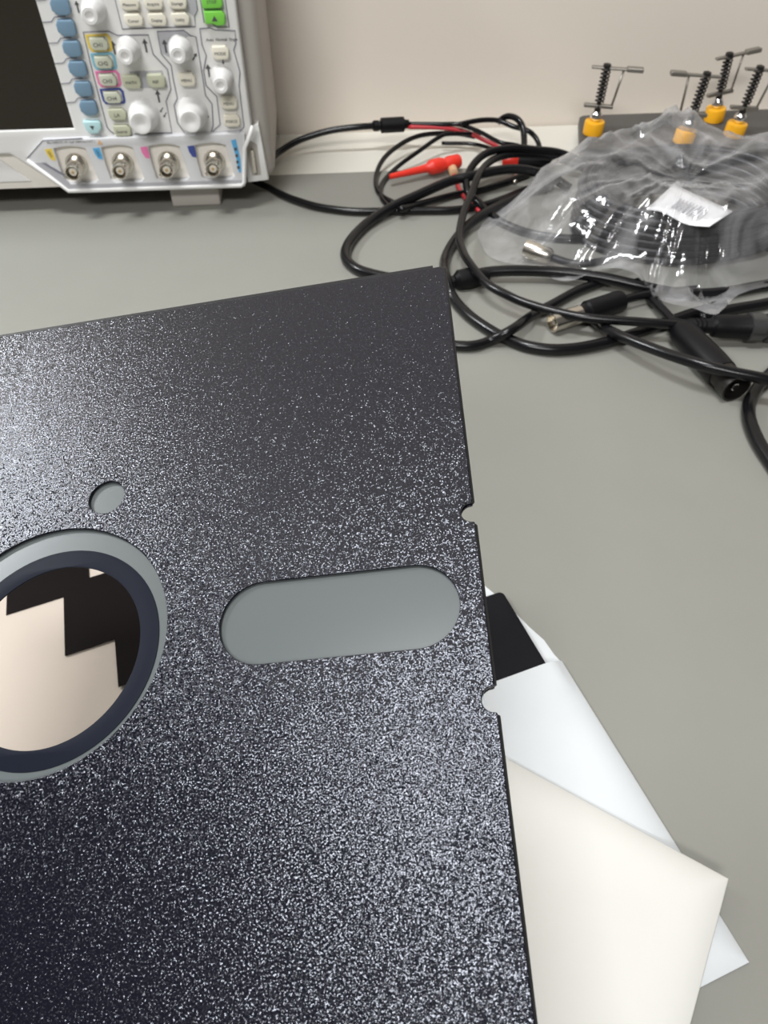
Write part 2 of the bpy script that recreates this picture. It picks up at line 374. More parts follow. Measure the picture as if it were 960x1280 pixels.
# ------------------------------------------------------------------ cards seen through the hub hole
pc = settle(add('paper_card', box(-0.145, -0.052, 0.080, 0.178, 0.0, 0.0006, 0.0001), M_card)); tag(pc, 'pale beige card on the mat seen through the hub hole', 'card')
def cornered(pts, z0, z1):
    b = bmesh.new()
    lo = [b.verts.new((x / 1000, y / 1000, z0)) for x, y in pts]; hi = [b.verts.new((x / 1000, y / 1000, z1)) for x, y in pts]
    b.faces.new(hi); b.faces.new(lo[::-1]); n = len(pts)
    for i in range(n): b.faces.new((lo[i], lo[(i + 1) % n], hi[(i + 1) % n], hi[i]))
    bmesh.ops.recalc_face_normals(b, faces=b.faces)
    return b
ex = Vector((0.948, 0.318)); ey = Vector((-0.215, 0.977))
for k, (cx, cy, lab) in enumerate(((-113.0, 145.0, 'black square card, uppermost of three laid in steps on the beige card'),
                                   (-90.4, 127.6, 'black square card, middle one of three laid in steps on the beige card'),
                                   (-71.8, 115.0, 'black square card, lowest of three laid in steps on the beige card'))):
    w_, h_ = (27, 24) if k == 0 else (28, 28.2)
    if k == 2: w_, h_ = 17, 30
    c = Vector((cx, cy)) if k < 2 else Vector((cx, cy))
    z = 0.0006 + 0.0004 * k
    s = settle(add('black_card', cornered([c, c + ex * w_, c + ex * w_ + ey * h_, c + ey * h_], z, z + 0.0004), M_blackcard)); tag(s, lab, 'card', 'black cards laid in steps')

# ------------------------------------------------------------------ oscilloscope
SX, SY = -0.1835, 0.425
scope = root('oscilloscope', (SX, SY, 0), 'white and grey bench oscilloscope with a dark screen, knobs and four metal sockets', 'oscilloscope')
RF = Matrix(((1, 0, 0, 0), (0, 0, -1, 0), (0, 1, 0, 0), (0, 0, 0, 1))).to_4x4()   # plate XY -> face XZ, plate +Z -> -Y (towards the viewer)
def fp(dy=0.0): return Matrix.Translation((0, dy, 0)) @ RF           # dy: depth of the front of the plate behind the face
def q(x, z): return ((x / 1000 - SX), z / 1000)
def ql(pts): return [q(*p) for p in pts]
add('case', box(-0.340 - SX, -0.0275 - SX, 0.007, 0.104, 0.012, 0.166, 0.007, 4), M_case, scope, True)
SCR = [(-131, 46.6), (-131, 139), (-283, 139), (-283, 46.6)]
bez = add('front_bezel', plate(ql([(-336, 40), (-330, 34.6), (-168.8, 34.6), (-144.4, 13.2), (-45.5, 12.5), (-42.5, 33.7), (-37, 45), (-37.2, 160), (-42, 164), (-332, 164), (-336, 158)]), [ql(SCR)], 0.012, 0.0012, fp(0)), M_white, scope, True)
add('screen', plate(ql([(-284, 46), (-130.5, 46), (-130.5, 140), (-284, 140)]), [], 0.002, 0, fp(0.0012)), M_screen, scope)
add('lower_panel', plate(ql([(-334, 14), (-140, 14), (-160, 36), (-334, 36)]), [], 0.006, 0.0008, fp(0.004)), M_pocket, scope, True)
add('handle_recess', plate(ql([(-325, 19), (-164, 18.5), (-176, 30.5), (-325, 30.5)]), [], 0.003, 0.0005, fp(0.0026)), M_rim, scope, True)
for fx_ in (-0.089, -0.305):
    add('foot', box(fx_ - SX, fx_ + 0.028 - SX, 0.004, 0.022, 0.0, 0.0135, 0.001), M_case, scope)
for fx_ in (-0.080, -0.305):
    add('foot', box(fx_ - SX, fx_ + 0.02 - SX, 0.082, 0.1, -0.002, 0.0135, 0.001), M_case, scope)
# input panel with four pockets
dp = 0.0032
def sc(pts, y):   # face-plane survey points moved to another depth plane
    k = y / 425.0
    return [(x * k, 205 - (205 - z) * k) for x, z in pts]
yP = 425 - dp * 1000
panel_out = [(-160.6, 31.7), (-149, 41.3), (-41.3, 41.3), (-42, 33.7), (-45.0, 12.4), (-144.1, 13.0)]
pockets = []
for k in range(4):
    c = [(-144.8, 36.7), (-141.5, 37.4), (-135.7, 37.8), (-131, 37.2), (-128.1, 36.1), (-126.8, 27), (-125.8, 19.2), (-128.0, 17.6), (-142.0, 17.6), (-144.2, 19.2), (-144.9, 28)]
    pockets.append(ql(sc([(x + 25.2 * k, z - 0.25 * k) for x, z in c], yP)))
ip = add('input_panel', plate(ql(sc(panel_out, yP)), pockets, dp + 0.0004, 0.0004, fp(-dp)), M_panel, scope, True)
for k in range(4):
    add('socket_pocket', plate(ql([(-146 + 25 * k, 39), (-124.5 + 25 * k, 38.5), (-124.5 + 25 * k, 19), (-146 + 25 * k, 19)]), [], 0.0003, 0, fp(-0.0003)), M_pocket, scope)
def rail(pts, r, dy, m, name='rim', step=1, par=None):
    path = [Vector((q(*p)[0], dy, q(*p)[1])) for p in pts]
    return add(name, tube(path, r, 6), m, par or scope, 'all')
rail(sc([(-160.6, 31.4), (-144.1, 13.6), (-47.0, 13.0), (-45.0, 15), (-42.2, 33.7), (-36.4, 45.0)], yP), 0.0012, -dp, M_rim)
rail(sc([(-160.4, 32.2), (-149, 41.2), (-128, 41.6)], yP), 0.00025, -dp, M_line, 'panel_line')
add('grey_band', plate(ql(sc([(-152, 24.5), (-158, 29.5), (-151, 30), (-141.5, 17), (-46.5, 16.2), (-46.6, 14.6), (-143.5, 14.8)], yP)), [], 0.0002, 0, fp(-dp - 0.0001)), M_shade, scope)
add('grey_mark', plate(ql(sc([(-153.6, 29.6), (-151.6, 29.4), (-142.6, 22.6), (-144.2, 22.0)], yP)), [], 0.0003, 0, fp(-dp - 0.0002)), M_line, scope)
# sockets
def make_jack(cx, cz, par):
    M = Matrix.Translation((cx / 1000 - SX, 0, cz / 1000)) @ RF
    j = add('bnc_socket', lathe([(0.0058, 0.0002), (0.0058, 0.0014), (0.0047, 0.0016), (0.0047, 0.0036), (0.0040, 0.0040), (0.0040, 0.0120), (0.0038, 0.0124), (0.0034, 0.0124), (0.0034, 0.0055)], M, 24, cap=True), M_nickel, par, True)
    add('dielectric', lathe([(0.0021, 0.0055), (0.0021, 0.0108), (0.0018, 0.0111), (0.0008, 0.0111)], M, 16), M_ptfe, j, True)
    add('centre_contact', lathe([(0.0009, 0.0106), (0.0009, 0.0116), (0.0003, 0.0113)], M, 10), M_gold, j, True)
    for s in (40, 220):
        a = math.radians(s); p = Vector((math.cos(a), math.sin(a), 0))
        Ml = M @ along(p * 0.0035 + Vector((0, 0, 0.0095)), p * 0.01 + Vector((0, 0, 0.0095)))
        add('lug', lathe([(0.0011, 0), (0.0011, 0.0020), (0.0008, 0.0023)], Ml, 10), M_nickel, j, True)
for k in range(4): make_jack(-134.9 + 25 * k, 28.6 - 0.3 * k, scope)
for k, m in enumerate((M_ty, M_tb, M_tp, M_tn)):
    x, z = -147.3 + 25.4 * k, 33.6 - 0.3 * k
    t = add('channel_tag', plate(ql(sc([(x - 2.2, z + 3.0), (x + 1.6, z + 3.3), (x + 1.9, z - 0.8), (x + 1.6, z - 3.2), (x - 0.6, z - 2.6), (x - 1.8, z)], yP)), [], 0.0002, 0, fp(-dp - 0.00015)), m, scope)
    if k < 2:
        xx, zz = sc([(x - 0.1, z + 0.4)], yP)[0]
        add('lettering', text_mesh('CH%d' % (k + 1), 0.0018, Matrix.Translation((*[q(xx, zz)[0], -dp - 0.0003], q(xx, zz)[1])) @ RF @ Matrix.Rotation(math.radians(-75), 4, 'Z')), M_ink, t)
add('logic_tag', plate(ql(sc([(-49.2, 38), (-46.4, 38.5), (-45.4, 28), (-46.0, 20.5), (-47.4, 20.5), (-47.8, 29)], yP)), [], 0.0002, 0, fp(-dp - 0.00015)), M_tb, scope)
for zz in (34, 30.5, 27, 24):
    add('tag_mark', plate(ql(sc([(-48, zz), (-46.6, zz + 0.2), (-46.6, zz - 1.3), (-48, zz - 1.5)], yP)), [], 0.0002, 0, fp(-dp - 0.0003)), M_ink, scope)
def face_text(s, x, z, size, dy=-0.0003, m=None, par=None, rot=0):
    return add('lettering', text_mesh(s, size, Matrix.Translation((q(x, z)[0], dy, q(x, z)[1])) @ RF @ Matrix.Rotation(math.radians(rot), 4, 'Z')), m or M_ink, par or scope)
xx, zz = sc([(-134.5, 39.9)], yP)[0]; face_text('ALL INPUTS 1M 15pF 300Vrms CAT I', xx, zz, 0.0016, -dp - 0.0002)
xx, zz = sc([(-119.4, 39.3)], yP)[0]
add('warning_mark', plate(ql([(xx - 1.5, zz - 1.2), (xx + 1.5, zz - 1.2), (xx, zz + 1.4)]), [], 0.0002, 0, fp(-dp - 0.0002)), M_tan, scope)
# probe terminals at the lower right
add('terminal_plate', plate(ql([(-43.5, 36), (-38.0, 43), (-33.5, 45), (-31.5, 14), (-43.5, 13)]), [], 0.004, 0.0006, fp(0.0035)), M_rim, scope, True)
add('terminal_recess', plate(ql([(-41.8, 33), (-39.0, 36), (-35.6, 34), (-35.4, 17.5), (-40.5, 17)]), [], 0.0006, 0, fp(0.0032)), M_case, scope)
add('terminal_strip', box(-0.0394 - SX, -0.0376 - SX, 0.0005, 0.0034, 0.0195, 0.0320, 0.0002), M_nickel, scope)
# group outlines
G = {
 'menu': [(-94, 118), (-93.6, 91.8), (-58.1, 92.1), (-57.8, 96.4), (-55.8, 99.0), (-55.8, 118)],
 'run': [(-53.7, 118), (-53.6, 93.7), (-50.2, 93.3), (-47.8, 91.6), (-41.8, 91.5), (-42.0, 118)],
 'vertical': [(-110.8, 43.6), (-112.2, 44.8), (-113.4, 46.8), (-113.3, 73.4), (-112.7, 91.0), (-100.4, 91.0), (-96.7, 89.2), (-81.7, 89.0), (-81.3, 80.6), (-75.7, 73.6), (-76.0, 64.3), (-79.7, 58.7), (-80.0, 43.0), (-100, 43.0)],
 'horizontal': [(-59.5, 41.3), (-72.8, 41.6), (-76.1, 48.1), (-76.0, 56.6), (-73.6, 59.8), (-73.8, 68.6), (-73.5, 75.5), (-77.2, 80.5), (-77.1, 90.4), (-64.2, 90.6), (-61.2, 88.2), (-58.7, 87.7), (-58.7, 73.2), (-58.8, 60.9), (-56.2, 56.7), (-57.4, 46.4), (-59.5, 41.3)],
 'trigger': [(-56.2, 91.2), (-51.4, 91.4), (-48.6, 90.4), (-39.1, 89.9), (-39.6, 84.3), (-41.1, 81.6), (-39.4, 71.4), (-40.8, 65.1), (-41.1, 44.8), (-47.0, 39.6), (-56.9, 39.7), (-58.0, 43.0), (-53.7, 46.3), (-53.1, 60.2), (-57.7, 65.6), (-57.7, 72.6), (-55.1, 79.3), (-56.4, 84.1), (-56.2, 91.2)]}
for k, pts in G.items(): rail(pts, 0.00030, -0.0001, M_line, 'group_outline')
add('grey_band', plate(ql([(-76.8, 90.0), (-64.4, 90.2), (-61.6, 87.9), (-71.0, 86.6), (-71.5, 78), (-76.6, 80.6)]), [], 0.0002, 0, fp(-0.0001)), M_shade, scope)
add('grey_band', plate(ql([(-95, 73.2), (-78.5, 73.2), (-77.4, 65.3), (-95, 65.3)]), [], 0.0002, 0, fp(-0.0001)), M_shade, scope)
add('grey_band', plate(ql([(-57.6, 42.6), (-41.6, 43.6), (-47.2, 40.0), (-56.7, 40.1)]), [], 0.0002, 0, fp(-0.0001)), M_shade, scope)
add('grey_band', plate(ql([(-58.4, 96.6), (-56.2, 99.2), (-56.2, 112), (-61.0, 112), (-60.6, 98)]), [], 0.0002, 0, fp(-0.0001)), M_shade, scope)
# keys
def key(x, z, m, label=None, w=9.0, h=6.2, name='key', lift=0.0028, shape=None, ts=0.0020):
    pts = shape or [(-w / 2, h / 2 - 1), (-w / 2 + 0.5, h / 2), (w / 2 - 1.4, h / 2), (w / 2, h / 2 - 1.8), (w / 2, -h / 2 + 1.6), (w / 2 - 1.0, -h / 2), (-w / 2 + 1.5, -h / 2), (-w / 2, -h / 2 + 1.4)]
    k = add(name, plate(ql([(x + a, z + b) for a, b in pts][::-1]), [], lift + 0.0003, 0.0006, fp(-lift)), m, scope, True)
    if label: face_text(label, x - 0.2, z - 0.3, ts, -lift - 0.0001, par=k)
    return k
soft_shape = [(-4.4, 1.6), (-3.2, 3.5), (3.4, 3.5), (4.2, 2.5), (4.2, -2.4), (2.6, -3.5), (-2.0, -3.5), (-4.4, -1.4)]
for i, z in enumerate((111.0, 102.1, 93.3, 84.4, 75.5, 66.3, 57.3)):
    key(-119.6, z, M_blue, None, shape=soft_shape, name='soft_key')
    rail([(-130.6, z + 2.2), (-126.3, z + 2.4), (-124.3, z + 4.3), (-119, z + 4.4)], 0.00022, -0.0001, M_line, 'key_line')
key(-120.2, 47.9, M_cyan, '\u25bc', name='soft_key', shape=[(-4.6, 2.6), (-4.2, 3.1), (3.6, 3.1), (4.4, 2.2), (4.4, -0.5), (2.0, -3.2), (-2.4, -3.2), (-4.0, -1.0)], ts=0.0026)
for i, (z, m) in enumerate(((86.2, M_ty), (78.1, M_tc), (70.1, M_tp), (61.9, M_tn))):
    add('key_border', plate(ql([(-106.2 + a, z + b) for a, b in ((-5.9, 3.6), (4.8, 3.8), (6.0, 2.2), (5.8, -2.6), (5.0, -3.7), (-4.6, -3.8), (-5.8, -2.0))]), [ql([(-106.2 + a, z + b) for a, b in ((-4.7, 2.9), (4.0, 2.9), (4.7, 1.8), (4.7, -2.0), (3.9, -2.9), (-4.0, -2.9), (-4.7, -1.6))])], 0.0005, 0.0001, fp(-0.0004)), m, scope)
    key(-106.2, z, M_ch, 'CH%d' % (i + 1), w=8.4, h=5.4, name='channel_key', ts=0.0026)
key(-105.8, 53.8, M_mathk, 'LA', name='channel_key', w=8.8, h=5.6, ts=0.0026)
key(-105.4, 45.6, M_mathk, 'Source', name='channel_key', w=8.8, h=5.6)
key(-94.6, 69.0, M_mathk, 'MATH'); key(-82.2, 69.1, M_mathk, 'REF')
for x, z, s in ((-87.0, 102.7, 'Measure'), (-75.8, 102.7, 'Acquire'), (-64.4, 102.7, 'Storage'), (-86.7, 96.0, 'Cursor'), (-75.5, 96.0, 'Display'), (-64.4, 96.0, 'Utility')):
    key(x, z, M_cream, s, w=8.6, h=5.2, ts=0.0018)
gk = [(-5.0, 3.0), (3.6, 3.0), (5.0, 1.4), (4.6, -2.4), (3.4, -3.2), (0.4, -3.2), (-1.4, -2.4), (-5.0, -2.4)]
key(-48.0, 103.0, M_green, 'STOP', shape=[(a, -b) for a, b in gk][::-1], name='run_key'); key(-47.8, 96.0, M_green, '\u25b2', shape=gk, name='run_key', ts=0.003)
key(-47.6, 81.0, M_cream, 'MODE', w=8.4, h=6.0); key(-66.6, 69.3, M_cream, 'MENU', w=8.4, h=6.0)
key(-47.0, 57.7, M_cream, 'MENU', w=8.4, h=6.0); key(-46.8, 48.9, M_cream, 'FORCE', w=8.4, h=6.0)
face_text('Auto  Normal  Single', -46.2, 86.2, 0.0018)
# knobs
def knob(x, z, big):
    M = Matrix.Translation((x / 1000 - SX, 0, z / 1000)) @ RF
    R, r, Ln = (0.0075, 0.0056, 0.0128) if big else (0.0053, 0.0039, 0.0115)
    k = add('knob', lathe([(R + 0.0006, -0.0002), (R + 0.0006, 0.0010), (R, 0.0018), (R * 0.97, Ln * 0.45), (R * 0.86, Ln * 0.60), (r * 1.05, Ln * 0.72), (r, Ln * 0.96), (r * 0.90, Ln), (r * 0.55, Ln), (r * 0.35, Ln - 0.0007), (0.0, Ln - 0.0009)], M, 32), M_knob, scope, True)
for x, z, b in ((-104.8, 100.4, 0), (-92.8, 83.2, 0), (-92.6, 52.8, 1), (-67.4, 83.0, 0), (-67.2, 52.8, 1), (-49.0, 69.0, 0)): knob(x, z, b)
def arrow(x, z, rot=0, L=4.0):
    M = Matrix.Translation((q(x, z)[0], -0.0002, q(x, z)[1])) @ RF @ Matrix.Rotation(math.radians(rot), 4, 'Z')
    k = L / 4000
    add('printed_arrow', plate([(-0.3 * k, -2 * k), (0.3 * k, -2 * k), (0.3 * k, 0.6 * k), (0.9 * k, 0.6 * k), (0, 2 * k), (-0.9 * k, 0.6 * k), (-0.3 * k, 0.6 * k)], [], 0.0002, 0, M), M_ink, scope)
for x, z, r_, L in ((-112.2, 101.5, 0, 5), (-99.9, 84, 0, 6), (-84.2, 84.5, 0, 6), (-74.6, 84, 0, 6), (-61.0, 79.0, -40, 4), (-83.2, 61.2, 0, 6), (-83.0, 54.5, 140, 3), (-81.8, 52, 140, 3), (-59.6, 51.5, 20, 3), (-55.2, 72.5, 0, 6), (-47.2, 76.6, 180, 3)): arrow(x, z, r_, L)

# ------------------------------------------------------------------ cables
def pth(pts, step=6): return smooth_path([D(*p) for p in pts], step)
def cable(pts, r, label, name='cable', m=None, group=None, cat='cable', extra=None):
    P = pth(pts)
    base = Vector((P[0].x, P[0].y, 0))
    if extra is None:
        return tag(settle(add(name, tube(P, r / 1000), m or M_black, None, 'all')), label, cat, group)
    t = root(name, base, label, cat, group)
    add('cord', tube([p - base for p in P], r / 1000), m or M_black, t, 'all')
    extra(t, base, P)
    return t
def turned(name, t, base, p, d, prof, m, n=20):
    """part turned round the axis through p along d (profile in mm)"""
    return add(name, lathe([(r / 1000, h / 1000) for r, h in prof], Matrix.Translation(-base) @ along(p, p + d), n), m, t, True)

def lead_extra(t, base, P):
    e = P[-1]; d = (P[-1] - P[-3]).normalized()
    k = turned('splitter_block', t, base, e, d, [(2.4, -5), (3.3, -4), (3.3, -1), (2.6, -0.6), (2.8, 0), (4.6, 0.8), (4.6, 15.5), (2.8, 16.5), (2.6, 19)], M_blackm, 12)
    s = e + d * 0.0185
    pb = smooth_path([s, D(550, 155.3, 14), D(574, 155.8, 14), D(600, 165, 13), D(625, 178, 12), D(650, 183, 10), D(690, 200, 6)])
    add('black_lead', tube([p - base for p in pb], 0.0014), M_black, t, 'all')
    pr = smooth_path([s - Vector((0, 0.0016, 0.0012)), D(550, 159.5, 12), D(580, 164, 10), D(605, 175, 7), D(622, 184, 5), D(638, 199, 4)])
    add('red_lead', tube([p - base for p in pr], 0.0014), M_redw, t, 'all')
cable([(332, 205, 3), (349, 190, 4), (375, 175, 8), (410, 164, 12), (445, 159, 14), (475, 157, 14)], 2.0, 'black test lead that splits at a moulded block into red and black wires', extra=lead_extra, name='test_lead')
cable([(318, 226, 4), (335, 234, 3), (352, 243, 2.5), (372, 251, 2.5), (400, 259, 2.5), (440, 264, 2.5), (480, 264, 2.5), (530, 263, 2.5), (570, 262, 2.5), (610, 255, 2.5), (650, 240, 2.5), (685, 226, 2.5)], 2.1, 'black cable leaving the lower corner of the oscilloscope in a shallow curve')
cable([(594, 171, 7), (575, 167.5, 8), (552, 166.5, 8), (523, 170, 8), (500, 181, 7), (480, 198, 5), (470, 220, 2), (473, 240, 1.6), (490, 252, 1.6), (514, 258, 1.6)], 1.5, 'thin black wire bowed in a wide hoop behind the red clip', name='wire', cat='wire')
cable([(600, 168, 8), (562, 167.5, 11), (548, 172, 10), (525, 188, 7), (500, 206, 3), (484, 221, 1.6), (476, 234, 1.6), (478, 249, 1.6), (492, 263, 1.4)], 1.4, 'thin black wire running diagonally to the tip of the red clip', name='wire', cat='wire')
cable([(552, 179, 3), (590, 180, 3), (615, 186, 3), (640, 196, 3)], 1.2, 'short thin black wire above the red clip', name='wire', cat='wire')
cable([(574, 155.5, 16), (590, 152, 16), (606, 150, 16), (624, 151, 15), (641, 158, 13), (659, 163, 12), (670, 173, 8), (675, 188, 4), (672, 205, 3)], 1.6, 'thin black wire looping back near the wall', name='wire', cat='wire')
cable([(622, 153, 13), (630, 147, 16), (638, 145.5, 18), (648, 150, 18), (654, 162, 14), (655, 182, 8), (652, 205, 4)], 2.0, 'stout black wire bent over in a hump near the wall', name='wire', cat='wire')
cable([(500, 262, 6.2), (522, 256, 4), (566, 244, 2.3), (600, 238, 2.3), (640, 225, 2.3), (672, 212, 2.3)], 2.0, 'black cable lying beneath the red clip wire')

def hook_clip(p, q_, label, k=1.0, tip=True):
    base = Vector((p.x, p.y, 0)); d = (q_ - p); Ln = d.length; d.normalize()
    t = root('hook_clip', base, label, 'test clip', 'test clips')
    mm = Ln * 1000
    turned('barrel', t, base, p, d, [(1.0, 0), (1.6, 0.5), (2.3, mm * 0.45), (2.6, mm * 0.53), (4.3, mm * 0.58), (4.5, mm * 0.62), (4.5, mm * 0.72), (3.9, mm * 0.76)], M_red)
    turned('plunger', t, base, p, d, [(3.4, mm * 0.74), (3.4, mm * 0.80), (4.2, mm * 0.83), (4.2, mm * 0.98), (3.6, mm)], M_red)
    return t, base, d
t, base, d = hook_clip(D(487, 221, 6), D(574, 201, 6), 'bright red plastic hook clip with a slender pointed barrel')
pr = smooth_path([D(563, 212, 3), D(569, 222, 2), D(574, 236, 2), D(582, 248, 2), D(592, 258, 2), D(600, 264, 2)])
add('tail_wire', tube([p - base for p in pr], 0.0013), M_redw, t, 'all')
add('collar', lathe([(0.0022, 0), (0.0028, 0.0006), (0.0028, 0.006), (0.0018, 0.0066)], Matrix.Translation(-base) @ along(D(565, 210, 4), D(570, 224, 3)), 14), M_tan, t, True)
p2, q2 = D(690, 204, 5), D(628, 202, 5)
base = Vector((p2.x, p2.y, 0)); t = root('hook_clip', base, 'dark clip with a red end under the arched cables', 'test clip', 'test clips')
mm = (q2 - p2).length * 1000; dd = (q2 - p2).normalized()
turned('barrel', t, base, p2, dd, [(1.6, 0), (3.2, mm * 0.3), (3.6, mm * 0.70)], M_blackm)
turned('plunger', t, base, p2, dd, [(3.4, mm * 0.68), (4.2, mm * 0.72), (4.2, mm * 0.96), (3.6, mm)], M_red)
pr = smooth_path([D(640, 210, 3), D(645, 220, 2.2), D(643, 228, 2)]); add('contact', tube([p - base for p in pr], 0.0012), M_nickel, t, 'all')

def boot_extra(t, base, P):
    a, b = D(568, 351, 4.5), D(612, 344, 5)
    turned('strain_relief', t, base, a, b - a, [(3.0, 0), (5.0, 2), (5.4, 8), (4.2, 14), (3.0, 18)], M_blackm)
cable([(712, 236, 3), (690, 222, 8), (660, 213, 12), (631, 212, 13), (592, 219.5, 13), (561, 227, 11), (522, 244, 8), (488, 260, 5), (457, 281, 3), (436, 304, 2.9), (432, 322, 2.9), (444, 335, 2.9), (465, 343, 2.9), (500, 350, 2.9), (540, 354, 2.9), (575, 350, 4), (600, 342, 5), (637, 338.5, 6), (694, 340, 6), (750, 347, 6), (806, 359, 5), (850, 367, 3), (900, 366, 3), (960, 356, 3), (1020, 350, 3), (1100, 345, 3), (1200, 350, 3)], 2.8,
      'thick black coaxial cable curling left in a wide loop round to the disk corner', name='coaxial_cable', extra=boot_extra)
cable([(775, 225, 3), (735, 206, 8), (700, 191, 13), (667, 187, 16), (642, 185, 18), (612, 190, 18), (594, 203, 16), (583.5, 222, 12), (585, 240, 8), (597, 252, 5), (612, 267, 3), (632, 280, 2.5), (665, 292, 2.5), (710, 298, 2.5), (750, 296, 2.5)], 2.2, 'black cable arching up and doubling back beneath the clear bag', name='coaxial_cable')
def plug_prof(): return [(2.0, -3), (2.9, 0), (3.4, 9), (3.6, 10), (4.9, 11), (5.4, 15), (5.5, 26), (5.9, 27), (5.9, 28)]
def plug1(t, base, P):
    e = P[-1]; d = (D(1010, 411, 7) - e).normalized()
    k = turned('plug_body', t, base, e, d, plug_prof(), M_blackm)
    for h in (2, 4, 6):
        turned('boot_rib', t, base, e, d, [(2.6, h), (3.6, h + 0.3), (3.6, h + 1.0), (2.6, h + 1.3)], M_blackm)
    turned('collar', t, base, e, d, [(5.2, 26.5), (6.6, 27), (6.6, 33), (6.2, 33.4), (5.4, 33.6), (5.4, 35), (6.3, 35.4), (6.4, 41), (5.2, 41.4)], mat_collar)
mat_collar = mat('dark_nickel_collar', (0.10, 0.10, 0.10), 0.3, metal=0.7, bump=(900, 0.05, 0.0001))
cable([(775, 232, 4), (735, 213, 6), (700, 199, 10), (667, 193, 13), (640, 193, 14.5), (620, 198, 15), (606, 208, 15), (597, 222, 15), (590, 240, 13), (579, 268, 11), (574, 296, 10), (579, 315, 10), (588, 330, 11), (608, 354, 11), (634, 369, 11), (660, 380, 10), (700, 391, 9.5), (740, 398, 10), (807, 403, 10), (862, 407, 9)], 2.1,
      'long black cable dropping past the disk corner and ending in a black plug', name='coaxial_cable', extra=plug1)
cable([(690, 233, 2.6), (654, 242, 2.6), (622, 258, 4), (602, 269, 5), (583, 284, 4), (566, 304, 2.8), (556, 325, 2.8), (557, 346, 8), (566, 372, 3), (587, 395, 2.8), (618, 416, 2.8), (640, 426, 2.8), (660, 433, 2.8), (690, 437, 2.8), (723, 435, 2.8), (757, 428, 3), (790, 418, 3), (827, 405, 3), (865, 392, 3), (905, 380, 3)], 2.7,
      'thick black cable sagging in the lowest loop over the open mat', name='coaxial_cable')
cable([(728, 388, 3), (745, 402, 4), (757, 411, 6), (783, 423, 9), (827, 440, 12), (873, 455, 14), (913, 465, 14), (960, 475, 13), (1005, 492, 8), (1040, 520, 6), (1100, 560, 6), (1200, 590, 3)], 2.5, 'black cable lifted off the mat, casting a shadow below the plugs', name='coaxial_cable')
cable([(1230, 690, 2.9), (1150, 700, 2.9), (1070, 680, 2.9), (1000, 625, 2.9), (960, 572, 2.9), (944, 545, 2.9), (936, 520, 2.9), (938, 500, 2.9), (952, 478, 3.5), (980, 455, 3.2), (1020, 440, 2.8), (1100, 428, 2.8), (1200, 440, 2.8)], 2.8, 'thick black cable curving round on the bare mat beside the lifted cable', name='coaxial_cable')
cable([(360, 560, 2.6), (400, 490, 2.6), (450, 445, 2.6), (520, 428, 2.6), (569, 432, 2.6), (592, 432, 2.6), (612, 426, 2.6), (640, 412, 7.5), (667, 393, 4), (693, 379, 2.6), (723, 363, 2.6), (760, 350, 2.6)], 2.4, 'black cable coming out from under the disk and crossing up to the bag', name='coaxial_cable')
def plug2(t, base, P):
    e = P[-1]; f_ = D(690, 404, 5.5); d = (f_ - e).normalized(); mm = (f_ - e).length * 1000
    turned('strain_relief', t, base, e, d, [(2.4, -2), (5.0, 0), (5.3, 2), (5.3, mm * 0.50), (4.2, mm * 0.52), (4.0, mm * 0.62)], M_blackm)
    turned('metal_shell', t, base, e, d, [(4.0, mm * 0.6), (4.4, mm * 0.61), (4.4, mm), (3.7, mm), (3.7, mm - 4), (1.4, mm - 4), (1.2, mm - 1.0)], M_nickel)
cable([(870, 362, 3), (830, 366, 4), (800, 370, 5), (776, 376, 5.5)], 2.2, 'short black cable ending in a bare nickel plug shell', name='coaxial_cable', extra=plug2)
def plug3(t, base, P):
    e = P[-1]; f_ = D(921, 486, 7); d = (f_ - e).normalized(); mm = (f_ - e).length * 1000
    turned('plug_body', t, base, e, d, [(2.4, -4), (4.0, 0), (5.4, 3), (6.4, 7), (6.6, mm * 0.62), (6.3, mm * 0.78)], M_blackm)
    turned('metal_shell', t, base, e, d, [(5.8, mm * 0.74), (6.0, mm * 0.79), (5.9, mm * 0.84), (6.5, mm * 0.87), (6.6, mm), (5.8, mm), (5.4, mm - 4), (1.5, mm - 4), (1.3, mm)], M_steel)
    turned('contact_pin', t, base, e, d, [(1.8, mm - 4), (1.8, mm - 1), (0.6, mm - 0.6)], M_chrome)
cable([(795, 352, 3), (812, 372, 3), (830, 390, 5), (846, 408, 7)], 2.3, 'black cable whose plug points out of the tangle with an open metal end', name='coaxial_cable', extra=plug3)
cable([(875, 398, 2.7), (910, 388, 2.7), (950, 381, 2.7), (1000, 372, 2.7), (1080, 372, 2.7), (1180, 395, 2.7)], 2.7, 'black cable half hidden below the bag edge and behind the collared plug', name='coaxial_cable')

# ------------------------------------------------------------------ plate with clamp posts
P0, P1, P3 = Vector((161.9, 464.1)), Vector((175.1, 518.3)), Vector((307, 519))
bp_ = root('base_plate', ((P0.x + 90) / 1000, 0.49, -0.002), 'flat dark grey steel plate with rounded corners by the wall', 'base plate')
u_ = Vector((1.0, 0.004)); v_ = (P1 - P0)
cs = [P0, P0 + u_ * 210, P0 + u_ * 210 + v_, P1]
rad = 5.0; pts = []
for i in range(4):
    a, b, c = cs[i - 1], cs[i], cs[(i + 1) % 4]
    da, dc = (a - b).normalized(), (c - b).normalized()
    for k in range(7):
        t_ = k / 6; pts.append(b + da * rad * (1 - t_) ** 2 + dc * rad * t_ ** 2)
pts = [(p.x / 1000 - bp_.location.x, p.y / 1000 - bp_.location.y) for p in pts]
add('steel_sheet', plate(pts, [], 0.006, 0.0008, Matrix.Translation((0, 0, 0.012))), M_plate, bp_, True)
